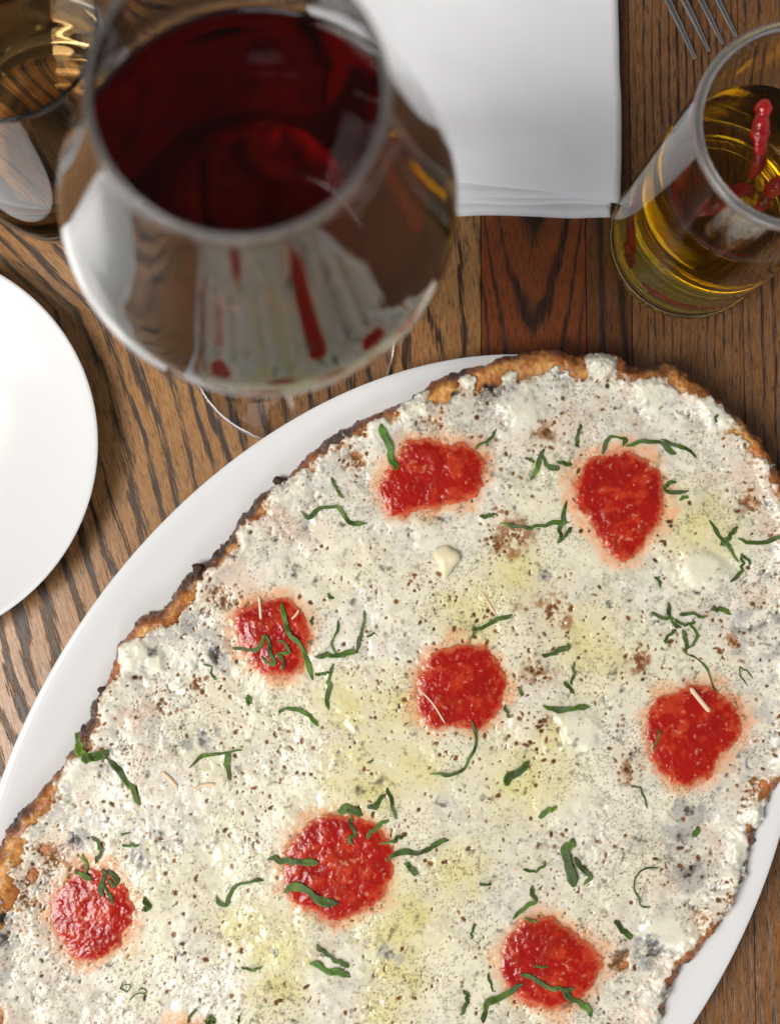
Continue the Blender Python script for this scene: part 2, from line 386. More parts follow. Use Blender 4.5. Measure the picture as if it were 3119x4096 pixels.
BASIL = [[0.265,[[1.26,5.86],[1.37,5.48],[1.58,4.95],[1.74,4.53],[1.9,4.31]]],[0.132,[[-0.43,3.99],[-0.27,3.62],[-0.06,3.3]]],[0.154,[[-1.54,2.87],[-1.27,2.61],[-0.85,2.87],[-0.27,2.98],[0.05,2.61],[0.36,2.4],[0.79,2.38]]],[0.132,[[5.37,5.71],[5.21,5.44],[4.89,5.28],[4.56,5.05]]],[0.132,[[8.38,5.94],[8.26,5.56],[8.21,5.18]]],[0.154,[[7.03,5.07],[6.86,4.54],[6.59,3.9]]],[0.176,[[6.97,4.81],[7.23,4.43],[7.61,4.33]]],[0.132,[[7.5,4.62],[8.04,4.49]]],[0.088,[[6.38,4.7],[6.75,4.59]]],[0.154,[[9.12,4.86],[9.28,5.29],[9.5,5.46],[9.93,5.4],[9.82,5.14]]],[0.176,[[9.93,5.14],[10.57,5.3],[11.11,5.32],[11.43,5.03],[11.75,4.87]]],[0.132,[[11.22,5.35],[11.76,5.19],[12.19,4.98],[12.45,4.74]]],[0.154,[[11.74,3.91],[11.36,3.8],[11.41,3.53],[12.17,3.53]]],[0.11,[[11.84,3.26],[12.16,3.37]]],[0.154,[[5.56,2.43],[6.04,2.32],[6.68,2.28],[7.32,2.4],[7.97,2.49]]],[0.198,[[7.87,3.2],[7.7,2.4],[7.58,1.66]]],[0.132,[[8.02,2.3],[7.69,1.77]]],[0.132,[[4.77,2.67],[5.32,2.72]]],[0.11,[[13.13,6.26],[13.07,6.01]]],[0.154,[[12.9,2.52],[13.17,2.09],[13.54,1.66],[13.96,1.02]]],[0.221,[[13.87,2.3],[13.54,1.87],[13.32,1.66]]],[0.176,[[13.86,1.87],[14.4,1.71],[15.05,1.82],[15.49,1.98]]],[0.132,[[14.02,1.34],[14.06,0.81],[13.62,0.28]]],[0.11,[[14.02,1.34],[14.33,0.97]]],[0.088,[[10.94,0.49],[11.15,0.38],[11.17,0.17]]],[0.088,[[-0.58,-0.08],[-0.42,-0.24]]],[0.176,[[-2.17,-0.36],[-2.08,-1.02],[-1.92,-1.43],[-1.54,-1.85],[-1.29,-2.43],[-1.08,-3.09]]],[0.124,[[-3.9,-1.91],[-3.53,-1.97],[-3.2,-1.99],[-2.87,-1.76],[-2.83,-1.43]]],[0.159,[[-2.79,-1.43],[-2.58,-1.76],[-2.54,-2.1],[-2.41,-2.43],[-2.62,-2.51],[-2.87,-2.26]]],[0.124,[[-2.41,-1.7],[-2.04,-1.85],[-1.96,-2.1],[-2.29,-2.18],[-2.12,-2.43],[-2.08,-2.8]]],[0.124,[[-1.09,-0.81],[-1.13,-1.15]]],[0.124,[[-0.17,-1.02],[-0.34,-1.52],[-0.42,-1.94],[-0.13,-2.18]]],[0.176,[[-1.04,-2.27],[-0.38,-2.18],[0.45,-2.1]]],[0.141,[[0.7,-0.61],[0.66,-1.19],[0.54,-1.69],[0.45,-2.06]]],[0.071,[[0.75,-1.57],[1.08,-1.44]]],[0.159,[[-0.38,-2.52],[-0.5,-3.01],[-0.58,-3.51],[-0.56,-4.12]]],[0.106,[[-1.04,-2.84],[-0.71,-2.89],[-0.38,-2.76]]],[0.176,[[-2.36,-4.12],[-1.95,-4.06],[-1.45,-4.2],[-1.12,-4.41],[-0.99,-4.66]]],[0.212,[[-3.35,-3.62],[-3.31,-3.95]]],[0.282,[[-9.26,-4.74],[-9.25,-5.11],[-9.08,-5.43],[-8.88,-5.64]]],[0.388,[[-9.0,-5.76],[-8.59,-5.64],[-8.14,-5.56]]],[0.212,[[-8.1,-5.72],[-7.77,-6.09],[-7.48,-6.5],[-7.27,-6.91],[-7.02,-7.32]]],[0.124,[[-5.31,-6.07],[-4.9,-5.7],[-4.41,-5.62],[-4.0,-5.58],[-3.51,-5.46]]],[0.212,[[-4.0,-5.58],[-4.04,-6.03],[-3.91,-6.52]]],[0.088,[[-4.93,-2.5],[-4.64,-2.58],[-4.56,-2.91],[-4.47,-3.04]]],[0.106,[[-0.55,-0.11],[-0.42,-0.23]]],[0.071,[[0.83,-5.94],[0.99,-5.86]]],[0.159,[[5.91,-0.81],[5.4,-0.98],[4.89,-1.23],[4.59,-1.32],[4.5,-1.57]]],[0.176,[[6.92,-2.25],[7.35,-2.17],[7.77,-1.96],[7.86,-1.83]]],[0.088,[[8.05,-2.46],[8.04,-2.93],[7.95,-3.26]]],[0.141,[[7.72,-3.09],[8.06,-3.56]]],[0.106,[[6.06,-3.34],[6.23,-3.63]]],[0.124,[[5.59,-3.92],[5.68,-4.17],[5.78,-4.43]]],[0.229,[[6.99,-4.01],[7.5,-4.14],[8.01,-4.12],[8.56,-4.06]]],[0.318,[[6.51,-5.93],[6.13,-6.26],[5.79,-6.47],[5.62,-6.72]]],[0.124,[[4.41,-4.5],[4.61,-5.01],[4.57,-5.51],[4.31,-6.0],[3.98,-6.29],[3.51,-6.4],[3.01,-6.33]]],[0.141,[[11.47,-0.4],[11.47,-0.82],[11.63,-1.16],[11.89,-1.25]]],[0.106,[[10.78,-0.69],[11.21,-0.91],[11.64,-0.95]]],[0.124,[[11.81,-0.82],[12.24,-0.78],[12.71,-0.95]]],[0.124,[[11.72,-1.33],[11.41,-1.58],[11.32,-1.8]]],[0.124,[[12.06,-1.08],[12.32,-1.33],[12.4,-1.67],[12.13,-2.01]]],[0.141,[[11.89,-1.33],[12.01,-1.75],[12.05,-2.09]]],[0.124,[[11.64,-0.99],[12.06,-1.16],[12.41,-1.08]]],[0.079,[[12.05,-2.18],[12.47,-2.39],[12.81,-2.77],[12.93,-3.19],[13.14,-3.53]]],[0.159,[[12.93,-0.61],[13.27,-0.61],[13.62,-0.78]]],[0.062,[[14.35,-3.03],[14.1,-2.78],[13.93,-2.69],[13.96,-2.95],[14.22,-3.33]]],[0.079,[[10.06,-6.83],[10.36,-6.83],[10.48,-7.21],[10.59,-7.56]]],[0.176,[[7.43,-7.48],[7.09,-7.64],[6.79,-7.85]]],[0.071,[[10.93,0.5],[11.14,0.37],[11.21,0.16]]],[0.079,[[10.98,-4.79],[11.06,-5.04],[10.89,-5.29],[10.84,-5.58]]],[0.141,[[-8.68,-8.4],[-8.39,-8.72],[-8.42,-9.05],[-8.54,-9.29]]],[0.124,[[-8.95,-8.96],[-8.83,-9.37],[-8.86,-9.69],[-8.66,-9.85]]],[0.194,[[-9.27,-9.52],[-8.94,-9.73],[-8.62,-9.85]]],[0.194,[[-8.3,-9.49],[-8.21,-9.77],[-8.33,-10.17],[-8.2,-10.42]]],[0.159,[[-8.13,-9.53],[-7.8,-9.86],[-7.88,-10.02],[-8.13,-9.85]]],[0.176,[[-8.29,-9.93],[-8.04,-10.34],[-7.92,-10.62]]],[0.106,[[-7.67,-8.65],[-7.25,-8.73],[-7.09,-8.69]]],[0.053,[[-7.66,-8.32],[-7.33,-8.25]]],[0.194,[[-6.9,-10.43],[-6.7,-10.67],[-6.7,-10.87],[-6.9,-10.87]]],[0.141,[[-4.42,-10.45],[-4.29,-10.74],[-4.05,-10.78],[-3.97,-10.46],[-3.73,-10.14],[-3.4,-10.02],[-3.03,-9.9],[-2.75,-9.94]]],[0.229,[[-2.63,-9.22],[-2.01,-9.24],[-1.44,-9.28],[-0.86,-9.34]]],[0.3,[[-2.09,-10.31],[-1.76,-10.15],[-1.35,-10.2],[-1.1,-10.4],[-0.69,-10.69],[-0.2,-10.73]]],[0.318,[[-0.2,-7.57],[0.21,-7.53],[0.62,-7.7]]],[0.141,[[0.21,-7.73],[0.25,-8.06],[0.37,-8.39],[0.17,-8.55],[0.29,-8.71]]],[0.159,[[0.83,-8.51],[1.12,-8.15],[1.53,-7.87]]],[0.159,[[0.83,-7.41],[1.08,-7.45],[1.16,-7.25],[1.41,-7.05]]],[0.141,[[1.45,-6.84],[1.66,-7.25],[1.78,-7.91]]],[0.106,[[-3.55,-12.86],[-3.22,-13.0],[-2.81,-12.87]]],[0.194,[[-0.89,-12.14],[-0.61,-12.5],[-0.2,-12.75],[0.21,-12.88]]],[0.265,[[-1.18,-12.74],[-0.69,-12.95],[-0.2,-13.07],[0.25,-13.24]]],[0.053,[[-7.6,-13.39],[-7.36,-13.47],[-7.4,-13.63],[-7.6,-13.55],[-7.56,-13.35]]],[0.053,[[-7.35,-13.95],[-7.11,-13.79],[-6.79,-13.68],[-6.79,-13.56],[-7.03,-13.59]]],[0.106,[[-5.04,-14.25],[-5.24,-14.53],[-5.32,-14.74]]],[0.265,[[-4.75,-14.7],[-4.59,-14.58],[-4.43,-14.7]]],[0.088,[[-3.62,-14.47],[-3.57,-14.76]]],[0.194,[[1.41,-9.28],[2.0,-9.0],[2.66,-9.05],[3.08,-8.84],[3.67,-8.58]]],[0.124,[[1.2,-8.75],[1.74,-8.63],[2.16,-8.42]]],[0.212,[[2.08,-9.41],[2.33,-9.62],[2.45,-9.79]]],[0.388,[[8.01,-8.59],[7.79,-8.96],[7.75,-9.29],[7.87,-9.71],[8.03,-10.29]]],[0.229,[[8.08,-9.3],[8.29,-9.71],[8.58,-9.88],[8.37,-10.13]]],[0.106,[[6.23,-9.65],[6.61,-9.71],[6.94,-9.58],[6.99,-9.37]]],[0.141,[[4.67,-10.18],[5.13,-10.14]]],[0.159,[[6.52,-10.23],[6.56,-10.52],[6.64,-10.77],[6.34,-10.93],[6.01,-11.13],[5.88,-11.38]]],[0.088,[[6.26,-11.34],[6.72,-11.47]]],[0.071,[[11.0,-9.64],[10.49,-9.61],[10.15,-9.81],[10.1,-10.22],[10.18,-10.64],[10.39,-10.89],[10.64,-10.93]]],[0.212,[[9.41,-11.37],[9.62,-11.66],[9.99,-12.04]]],[0.088,[[4.54,-11.49],[4.45,-11.73],[4.41,-12.02]]],[0.194,[[6.08,-13.14],[6.58,-13.39],[7.08,-13.64],[7.49,-13.73],[7.96,-13.69]]],[0.212,[[7.49,-13.73],[7.91,-14.06],[8.33,-14.31],[8.45,-14.64]]],[0.229,[[6.2,-13.47],[5.74,-13.79],[5.23,-14.07],[4.94,-14.19],[4.9,-14.51],[4.81,-14.87]]],[0.106,[[4.95,-13.13],[5.07,-13.54],[5.19,-13.82]]],[0.124,[[4.07,-13.77],[4.27,-13.93],[4.19,-14.26],[3.98,-14.58]]],[0.088,[[6.5,-12.94],[7.08,-12.95]]],[0.176,[[12.38,-8.21],[12.18,-8.58]]]]
TOMATO = [[[2.22,5.32],[2.86,5.43],[3.5,5.27],[3.71,5.11],[4.13,5.27],[4.56,5.11],[4.98,4.74],[4.98,4.31],[4.66,3.57],[4.34,3.2],[3.49,3.03],[2.64,2.87],[2.11,2.61],[1.68,2.71],[1.37,3.14],[1.26,3.77],[1.58,4.31],[1.9,4.73],[2.11,5.05]],[[8.73,4.7],[9.27,4.86],[9.91,4.97],[10.56,4.76],[11.09,4.33],[11.3,3.79],[11.28,3.04],[11.06,2.3],[10.62,1.66],[10.19,1.23],[9.76,1.13],[9.33,1.34],[9.02,1.87],[8.6,2.62],[8.23,3.04],[8.13,3.68],[8.29,4.22]],[[-2.96,-0.31],[-2.38,-0.23],[-1.88,-0.31],[-1.46,-0.73],[-1.25,-1.35],[-1.29,-2.01],[-1.54,-2.59],[-1.95,-2.92],[-2.45,-2.96],[-2.94,-2.75],[-3.36,-2.34],[-3.61,-1.84],[-3.82,-1.35],[-3.82,-0.93],[-3.53,-0.6]],[[3.95,-1.9],[4.46,-1.9],[4.96,-1.99],[5.38,-2.37],[5.55,-2.91],[5.68,-3.25],[5.54,-3.84],[5.2,-4.42],[4.69,-4.75],[4.19,-4.71],[3.68,-4.7],[3.18,-4.74],[2.76,-4.49],[2.51,-4.07],[2.63,-3.41],[2.59,-3.07],[2.85,-2.65],[3.1,-2.23],[3.61,-2.03]],[[10.98,-3.86],[11.58,-3.52],[12.19,-3.36],[12.87,-3.4],[13.38,-3.61],[13.8,-4.04],[13.96,-4.63],[13.78,-5.21],[13.26,-5.71],[13.08,-6.13],[12.65,-6.55],[12.05,-6.75],[11.54,-6.62],[11.03,-6.29],[10.78,-5.78],[10.71,-5.28],[10.54,-4.86],[10.64,-4.28]],[[-0.94,-7.84],[-0.37,-7.68],[0.46,-7.73],[1.12,-8.14],[1.53,-8.55],[1.69,-9.04],[1.61,-9.77],[1.36,-10.49],[0.95,-10.9],[0.46,-11.13],[-0.36,-11.45],[-0.77,-11.2],[-1.26,-10.95],[-1.76,-10.63],[-2.09,-10.22],[-2.01,-9.57],[-2.05,-9.17],[-1.76,-8.6],[-1.35,-8.12]],[[-9.18,-9.51],[-8.69,-9.52],[-8.21,-9.48],[-7.8,-9.85],[-7.47,-10.25],[-7.26,-10.82],[-7.33,-11.46],[-7.61,-11.93],[-8.09,-12.41],[-8.65,-12.6],[-9.06,-12.56],[-9.46,-12.23],[-9.79,-11.67],[-10.08,-11.19],[-10.05,-10.71],[-9.74,-10.23],[-9.5,-9.83]],[[-6.12,-15.1],[-5.8,-14.88],[-5.24,-14.84],[-4.83,-15.04],[-4.42,-15.44],[-4.25,-16.24],[-4.57,-17.11],[-5.29,-17.49],[-6.1,-17.16],[-6.59,-16.37],[-6.52,-15.57]],[[6.08,-11.53],[6.58,-11.33],[7.09,-11.3],[7.59,-11.51],[8.01,-11.84],[8.42,-12.17],[8.84,-12.58],[8.83,-13.24],[8.58,-13.64],[8.24,-13.97],[7.73,-14.29],[7.06,-14.36],[6.48,-14.31],[6.06,-14.02],[5.73,-13.69],[5.48,-13.2],[5.45,-12.63],[5.66,-12.06],[5.91,-11.73]]]
LUMP = [[8.21,-4.81,0.79],[-7.32,-2.08,0.55],[6.29,6.57,0.73],[10.92,6.92,0.66],[5.76,7.81,0.37],[4.36,7.53,0.33],[11.26,-11.72,0.75],[12.87,0.79,0.62],[14.52,-7.69,0.44],[12.45,0.91,0.66],[9.1,8.1,0.55],[2.54,6.67,0.55],[-6.58,-2.41,0.35],[13.4,6.28,0.66]]
CHAR = [[5.22,7.11,0.37],[7.8,7.28,0.11],[3.83,6.99,0.13],[-4.56,-2.09,0.3],[-6.66,-2.08,0.19],[-5.72,-1.18,0.19],[-4.91,-5.05,0.23],[14.72,-1.59,0.42],[-10.48,-10.12,0.3],[-9.2,-8.52,0.18],[-6.35,-8.33,0.26],[-6.92,-9.06,0.18],[1.61,-12.53,0.13],[12.05,-7.67,0.25],[12.01,-9.74,0.25],[11.78,-8.5,0.23],[1.57,-12.52,0.18],[10.94,-13.93,0.18],[10.71,-12.21,0.3],[13.88,-10.01,0.23],[-11.66,-11.75,0.23],[7.03,0.5,0.09],[-11.59,-11.03,0.18]]
BROWN = [[7.14,5.72,0.26],[6.04,1.98,0.44],[5.4,1.66,0.29],[4.79,7.43,0.44],[3.29,6.03,0.24],[7.19,-0.64,0.53],[6.83,-2.84,0.37],[10.33,-2.43,0.32],[13.77,-1.84,0.23],[6.99,-4.6,0.3],[9.94,-6.29,0.35],[-10.0,-9.27,0.58],[-10.79,-10.47,0.41],[12.83,-11.74,0.53],[12.23,-12.39,0.35],[9.52,-12.85,0.26],[-5.09,-3.24,0.18],[-6.32,-3.98,0.21],[-4.54,-0.02,0.3],[14.53,-6.98,0.32],[9.31,7.67,0.2],[14.68,5.1,0.33],[13.7,-10.59,0.35],[9.69,3.15,0.11],[0.31,4.73,0.29],[-4.04,-0.35,0.26],[14.21,3.16,0.29]]
OIL = [[6.38,-6.68,1.01],[2.67,-6.08,0.66],[1.67,-4.24,0.53],[8.71,-1.92,0.84],[4.47,-0.72,0.84],[7.49,-5.02,0.58],[0.62,-6.47,1.1],[1.62,-3.84,0.75],[0.04,-3.84,0.71],[-3.31,-11.83,0.75],[-2.16,-12.57,0.93],[1.61,-11.56,0.84],[-2.16,-13.45,0.75],[2.41,-11.14,0.84],[1.82,-12.93,0.75],[3.83,-9.92,0.75],[1.41,-14.22,0.62],[12.68,2.19,0.99],[5.84,0.63,0.71]]
SHRED = [[0.15,[[-2.98,-0.15],[-2.94,-0.52],[-2.91,-0.95]]],[0.25,[[12.16,-3.38],[12.49,-3.8],[12.83,-4.22]]],[0.21,[[-6.29,-6.22],[-6.01,-6.47],[-5.76,-6.76]]],[0.19,[[-5.22,-6.86],[-4.9,-6.68],[-4.45,-6.64]]],[0.09,[[4.81,0.04],[5.11,-0.43],[5.4,-0.91]]],[0.09,[[2.72,-3.49],[3.1,-3.91],[3.52,-4.58]]],[0.12,[[-1.83,-0.94],[-1.67,-0.77],[-1.59,-0.61]]]]

pizza = empty('flatbread_pizza', (2.0, -6.0, 1.0))
tag(pizza, 'large oval flatbread pizza with white cheese, red tomato spots and basil', 'pizza')

G = .035
gx = np.arange(-13.3, 17.4, G); gy = np.arange(-22.6, 9.6, G)
X, Y = np.meshgrid(gx, gy)
# distance to the outline on a coarse grid, then bilinear
cgx = np.arange(-13.5, 17.8, .14); cgy = np.arange(-22.8, 10.0, .14)
CX, CY = np.meshgrid(cgx, cgy)
CSD = poly_sd(CX, CY, OUTLINE)
def bil(A, gx0, gy0, step, x, y):
    u = np.clip((x-gx0)/step, 0, A.shape[1]-1.001); v = np.clip((y-gy0)/step, 0, A.shape[0]-1.001)
    i, j = u.astype(int), v.astype(int); fu, fv = u-i, v-j
    return (A[j, i]*(1-fu)+A[j, i+1]*fu)*(1-fv)+(A[j+1, i]*(1-fu)+A[j+1, i+1]*fu)*fv
SD = bil(CSD, cgx[0], cgy[0], .14, X, Y)
edge_n = (fbm(X, Y, .9, 3, 6, .68)-.5)*.85
SDE = SD + edge_n*.62 + .06
BASE = platter_z(X, Y) + .05
# a baked sheet is stiff: it bends less than the plate under it
BASE = .42*BASE + .58*1.32

def blob(lst, soft=.35, k=1.0, jitter=.35, seed=50):
    f = np.zeros(X.shape)
    jit = (fbm(X, Y, .55, seed, 3)-.5)*2
    for bx, by, r in lst:
        R = r*k
        j0, j1 = np.searchsorted(gy, (by-2.2*R-.2, by+2.2*R+.2)); i0, i1 = np.searchsorted(gx, (bx-2.2*R-.2, bx+2.2*R+.2))
        s = (slice(j0, j1), slice(i0, i1))
        d = np.hypot(X[s]-bx, Y[s]-by)/R + jit[s]*jitter
        f[s] = np.maximum(f[s], 1-sstep(1-soft, 1+soft, d))
    return f
charf = blob(CHAR, .45, 1.0, .9, 51)
brownf = blob(BROWN, .6, 1.15, 1.1, 52)
oilf = blob(OIL, .95, 1.25, .5, 53)
lumpf = blob(LUMP, .55, 1.0, .45, 54)

TSD = np.full(X.shape, -9.0)
for p in TOMATO:
    a = np.array(p); x0, y0 = a.min(0)-1.5; x1, y1 = a.max(0)+1.5
    j0, j1 = np.searchsorted(gy, (y0, y1)); i0, i1 = np.searchsorted(gx, (x0, x1))
    s = (slice(j0, j1), slice(i0, i1))
    TSD[s] = np.maximum(TSD[s], poly_sd(X[s], Y[s], p))

n_big = fbm(X, Y, 2.6, 5, 3); n_mid = fbm(X, Y, .55, 6, 4, .6); n_fine = fbm(X, Y, .17, 8, 3, .6); n_rim = fbm(X, Y, 1.7, 9, 3)
rise = np.sqrt(np.clip(1-(1-np.clip(SDE/.42, 0, 1))**2, 0, 1))
rimb = np.exp(-((SDE-.50)/.38)**2)
rimw = np.exp(-np.clip(SDE, 0, 9)/.9)
crumb = fbm(X, Y, .26, 12, 3, .65)
TH = .60 + .20*rimb*(.3+1.4*n_rim) + (n_mid-.5)*.22*rimw + (crumb-.5)*.075*rimw + (n_fine-.5)*.03*rimw + (n_mid-.5)*.02
CR = BASE + TH*rise + (n_big-.5)*.14
CRS = BASE + (.60 + .20*rimb*(.3+1.4*n_rim) + .03)*rise + (n_big-.5)*.14
# colour of the bare bread
def lerp(a, b, f): return a*(1-f[..., None]) + b*f[..., None]
gold = np.array([.60, .275, .062]); toast = np.array([.37, .110, .018]); dk = np.array([.12, .033, .011]); blk = np.array([.022, .014, .012])
cc = lerp(np.broadcast_to(gold, X.shape+(3,)), toast, sstep(.38, .66, fbm(X, Y, .5, 21, 4, .6)))
outer = sstep(.62, .10, SDE + (fbm(X, Y, .8, 22, 4)-.5)*.7)
cc = lerp(cc, toast*.8, outer)
cc = lerp(cc, dk*1.2, sstep(.24, -.06, SDE + (fbm(X, Y, .7, 23, 4, .6)-.5)*.85)*.85)
cc = lerp(cc, np.array([.66, .40, .15]), sstep(.60, .74, crumb)*sstep(.25, .6, SDE)*.6)
cc = lerp(cc, dk*.8, sstep(.52, .30, crumb)*.55*sstep(.9, .2, SDE))
flank = sstep(-2.5, -6.0, (X-1.7)*.818-(Y+7.75)*.575)
zone = blob([(-5.4, .6, 1.0), (-4.5, 1.4, .8), (-3.3, 2.9, .8), (-8.9, -4.3, .8), (-8.8, -4.8, .6), (-.3, 5.5, .6), (2.4, 6.9, .5), (4.0, 7.9, .4), (12.2, -12.6, .9), (14.7, -8.0, .6), (14.2, 6.1, .6), (11.2, 8.1, .5), (-11.2, -7.7, .5), (13.7, -10.6, .5)], .5, 1.2, .5, 58)
cc = lerp(cc, blk*1.5, np.clip(zone*1.0, 0, .85) * sstep(.55, .15, SDE + (n_mid-.5)*.75))
inner = sstep(.7, 1.2, SDE)
under = lerp(np.broadcast_to(np.array([.19, .062, .022]), X.shape+(3,)), np.array([.40, .16, .045]), sstep(.4, .65, fbm(X, Y, .4, 25, 3)))
cc = cc*(1-inner[..., None]) + under*inner[..., None]
cc = lerp(cc, toast*1.25, brownf*.6)
cc = lerp(cc, blk, np.clip(charf*1.1, 0, 1))
cc = cc*(.80+.40*n_fine)[..., None]
# burnt crumbs hanging from the edge
CRUMB = plain('burnt_crumb', (.055, .020, .009), .6)
co_, _, _ = objco(CRUMB); CRUMB.bump(CRUMB.noise(co_, 900.0, 3.0), .0008)
for k_, (qx, qy, rr_) in enumerate(((-2.48, 4.07, .16), (-2.32, 3.95, .20), (-3.75, 2.67, .12), (-5.36, 1.01, .15), (-5.55, 0.42, .17), (2.04, 6.61, .16), (-8.6, -3.25, .12))):
    r_ = np.random.default_rng(900+k_); V, F = [], []
    for j_ in range(9):
        t_ = math.pi*j_/8
        for i_ in range(12):
            a_ = 2*math.pi*i_/12; q_ = rr_*(1+r_.uniform(-.35, .45))
            V.append((qx+.22+q_*math.sin(t_)*math.cos(a_)*1.3, qy-.17+q_*math.sin(t_)*math.sin(a_), 1.85+q_*.7*math.cos(t_)))
    F = [(j_*12+i_, (j_+1)*12+i_, (j_+1)*12+(i_+1) % 12, j_*12+(i_+1) % 12) for j_ in range(8) for i_ in range(12)]
    obj('burnt_crumb', V, np.array(F), CRUMB.m, pizza)

# cheese: a melted layer with toasted pits where the bread shows
side = sstep(-2.0, 9.0, (X-1.7)*.818-(Y+7.75)*.575)          # 0 on the upper left flank, 1 on the lower right
tip = np.exp(-(((X-6.3)/2.2)**2+((Y-8.2)/1.6)**2)) + .8*np.exp(-(((X-13.0)/1.3)**2+((Y-7.2)/1.0)**2))
edge_off = .58 - .32*side + .7*tip + (fbm(X, Y, 1.3, 31, 5, .6)-.5)*1.9
cov = sstep(-.22, .30, SDE - edge_off + (n_fine-.5)*.25)
thick = .13*cov*(.75+.5*n_big)
thick += .15*lumpf**1.5*sstep(-.5, 0, SDE-edge_off+.35)
thick -= .15*np.clip(brownf*.8 - .40 + (n_mid-.5)*1.8 + (n_fine-.5)*1.2, 0, 1)*(1-lumpf)*sstep(2.6, 1.2, SDE)
thin = sstep(.47, .66, fbm(X, Y, 1.7, 33, 5, .6))*(1-lumpf)
thick -= .045*thin
spots = np.zeros(X.shape)
def dot(px, py, r, depth, A, soft=1.0):
    j0, j1 = np.searchsorted(gy, (py-2*r-.05, py+2*r+.05)); i0, i1 = np.searchsorted(gx, (px-2*r-.05, px+2*r+.05))
    s = (slice(j0, j1), slice(i0, i1))
    an = random.random()*3.14; el = .65+.7*random.random()
    dx, dy = X[s]-px, Y[s]-py
    u, v = dx*math.cos(an)+dy*math.sin(an), -dx*math.sin(an)+dy*math.cos(an)
    d = np.hypot(u*el, v/el)/r
    A[s] = np.maximum(A[s], depth*(1-sstep(.35, 1.45*soft, d)))
dens = fbm(X, Y, 2.2, 35, 3)
N_P = 9500
pxs = rng.uniform(-12, 16.3, N_P); pys = rng.uniform(-21.5, 8.3, N_P)
dv = bil(dens, gx[0], gy[0], G, pxs, pys)
for px, py, d in zip(pxs, pys, dv):
    if random.random() > .10 + 3.0*max(0, d-.40): continue
    dot(px, py, random.choice((.024, .028, .03, .034, .038, .042, .05, .062, .085))*(.8+.5*random.random()), random.choice((.11, .14, .17, .17)), spots)
# clusters of pits round the browned patches
for bx, by, r in BROWN:
    for k in range(int(95*r+12)):
        a = random.random()*6.28; q = abs(random.gauss(0, 1))*r*1.5
        dot(bx+q*math.cos(a), by+q*math.sin(a), random.choice((.025, .03, .035, .045, .06, .085))*(.8+.5*random.random()), random.uniform(.10, .18), spots)
tom_in = sstep(-.12, .10, TSD)
thick = np.where(thick > .03, np.maximum(thick-.16*spots*(1-.9*lumpf)*(1-tom_in), .03), thick)
thick = np.where(tom_in > .5, np.maximum(thick, .05), thick)
# the bread itself: the sheet is left out only where the cheese lies thick over it
def dil(m, n):
    for _ in range(n):
        m = m | np.roll(m, 1, 0) | np.roll(m, -1, 0) | np.roll(m, 1, 1) | np.roll(m, -1, 1)
    return m
mask = (SDE > 0) & ((SDE < 1.6) | dil(thick < .04, 4))
used, Fq = grid_faces(mask)
MATCRUST = tint_mat('baked_crust', .33, 900.0, .0003, spec=.5, sss=.08, sss_r=(1, .5, .2), sss_scale=.001)
obj('crust', np.stack([X[used], Y[used], CR[used]], 1), Fq, MATCRUST, pizza, colors=cc[used])
sub = (slice(None, None, 3), slice(None, None, 3))
us, fs = grid_faces(SDE[sub] > .05)
obj('crust_underside', np.stack([X[sub][us], Y[sub][us], (BASE[sub][us]-.02)], 1), fs[:, ::-1], MATCRUST, pizza, colors=np.tile(np.array([[.40, .20, .07]]), (int(us.sum()), 1)))

curd = fbm(X, Y, .26, 37, 3, .6)
CH = np.maximum(CRS + thick, CR + .012) + cov*((curd-.5)*.014 + (fbm(X, Y, .8, 39, 2)-.5)*.035 + (n_fine-.5)*.004)
# very fine pores
pdens = .11*sstep(.42, .72, fbm(X, Y, 1.2, 38, 5, .65)) + .010
pore = (rng.random(X.shape) < pdens) & (SDE > .9) & (lumpf < .4)
poref = np.clip(pore*1.0 + .6*np.roll(pore & (rng.random(X.shape) < .5), 1, 0) + .6*np.roll(pore & (rng.random(X.shape) < .5), 1, 1), 0, 1)
CH -= .004*poref
# colours
cheese = np.array([.82, .775, .660]); grey = np.array([.66, .610, .515]); yell = np.array([.72, .65, .285]); pink = np.array([.80, .43, .22]); blue = np.array([.37, .365, .35]); olive = np.array([.20, .15, .06])
m1 = fbm(X, Y, .24, 41, 4, .62); m2 = fbm(X, Y, .75, 42, 5, .65)
c = lerp(np.broadcast_to(cheese, X.shape+(3,)), grey, sstep(.54, .34, m1)*.65*(1-.7*lumpf))
c = lerp(c, grey*.94, np.clip(thin*.45+sstep(.52, .70, m2)*.45, 0, 1)*(.45+.8*sstep(.6, .4, m1))*(1-lumpf))
c = lerp(c, np.array([.72, .52, .40]), sstep(.50, .70, fbm(X, Y, 1.3, 43, 5, .6))*.50*sstep(5, 1.2, SDE)*(1-lumpf))
c = lerp(c, yell*.45+cheese*.55, sstep(1.8, 4.2, SDE)*.45*sstep(.36, .62, fbm(X, Y, 2.4, 46, 4)))
c = lerp(c, yell, np.clip(oilf*.85*(.5+1.0*(n_mid-.2)), 0, .85))
c = lerp(c, np.array([.78, .745, .61]), lumpf*.8)
c = lerp(c, np.array([.34, .135, .040]), np.clip(brownf*1.1*sstep(.45, .57, n_mid*.5+n_fine*.5), 0, .88)*(1-lumpf))
c = lerp(c, np.array([.62, .46, .26]), np.clip(blob(BROWN, .8, 1.9, .6, 56)*.40*sstep(.40, .62, m1), 0, 1)*(1-lumpf))
halo = np.clip(sstep(.12, .42, blob(CHAR, .9, 2.0, .7, 55)), 0, 1)
bl = halo*.62*sstep(.34, .60, fbm(X, Y, .5, 45, 4, .6)) + sstep(.53, .68, fbm(X, Y, .7, 44, 5, .7))*.36*sstep(6.0, 1.5, SDE)
c = lerp(c, blue, np.clip(bl, 0, .8)*(1-.85*lumpf))
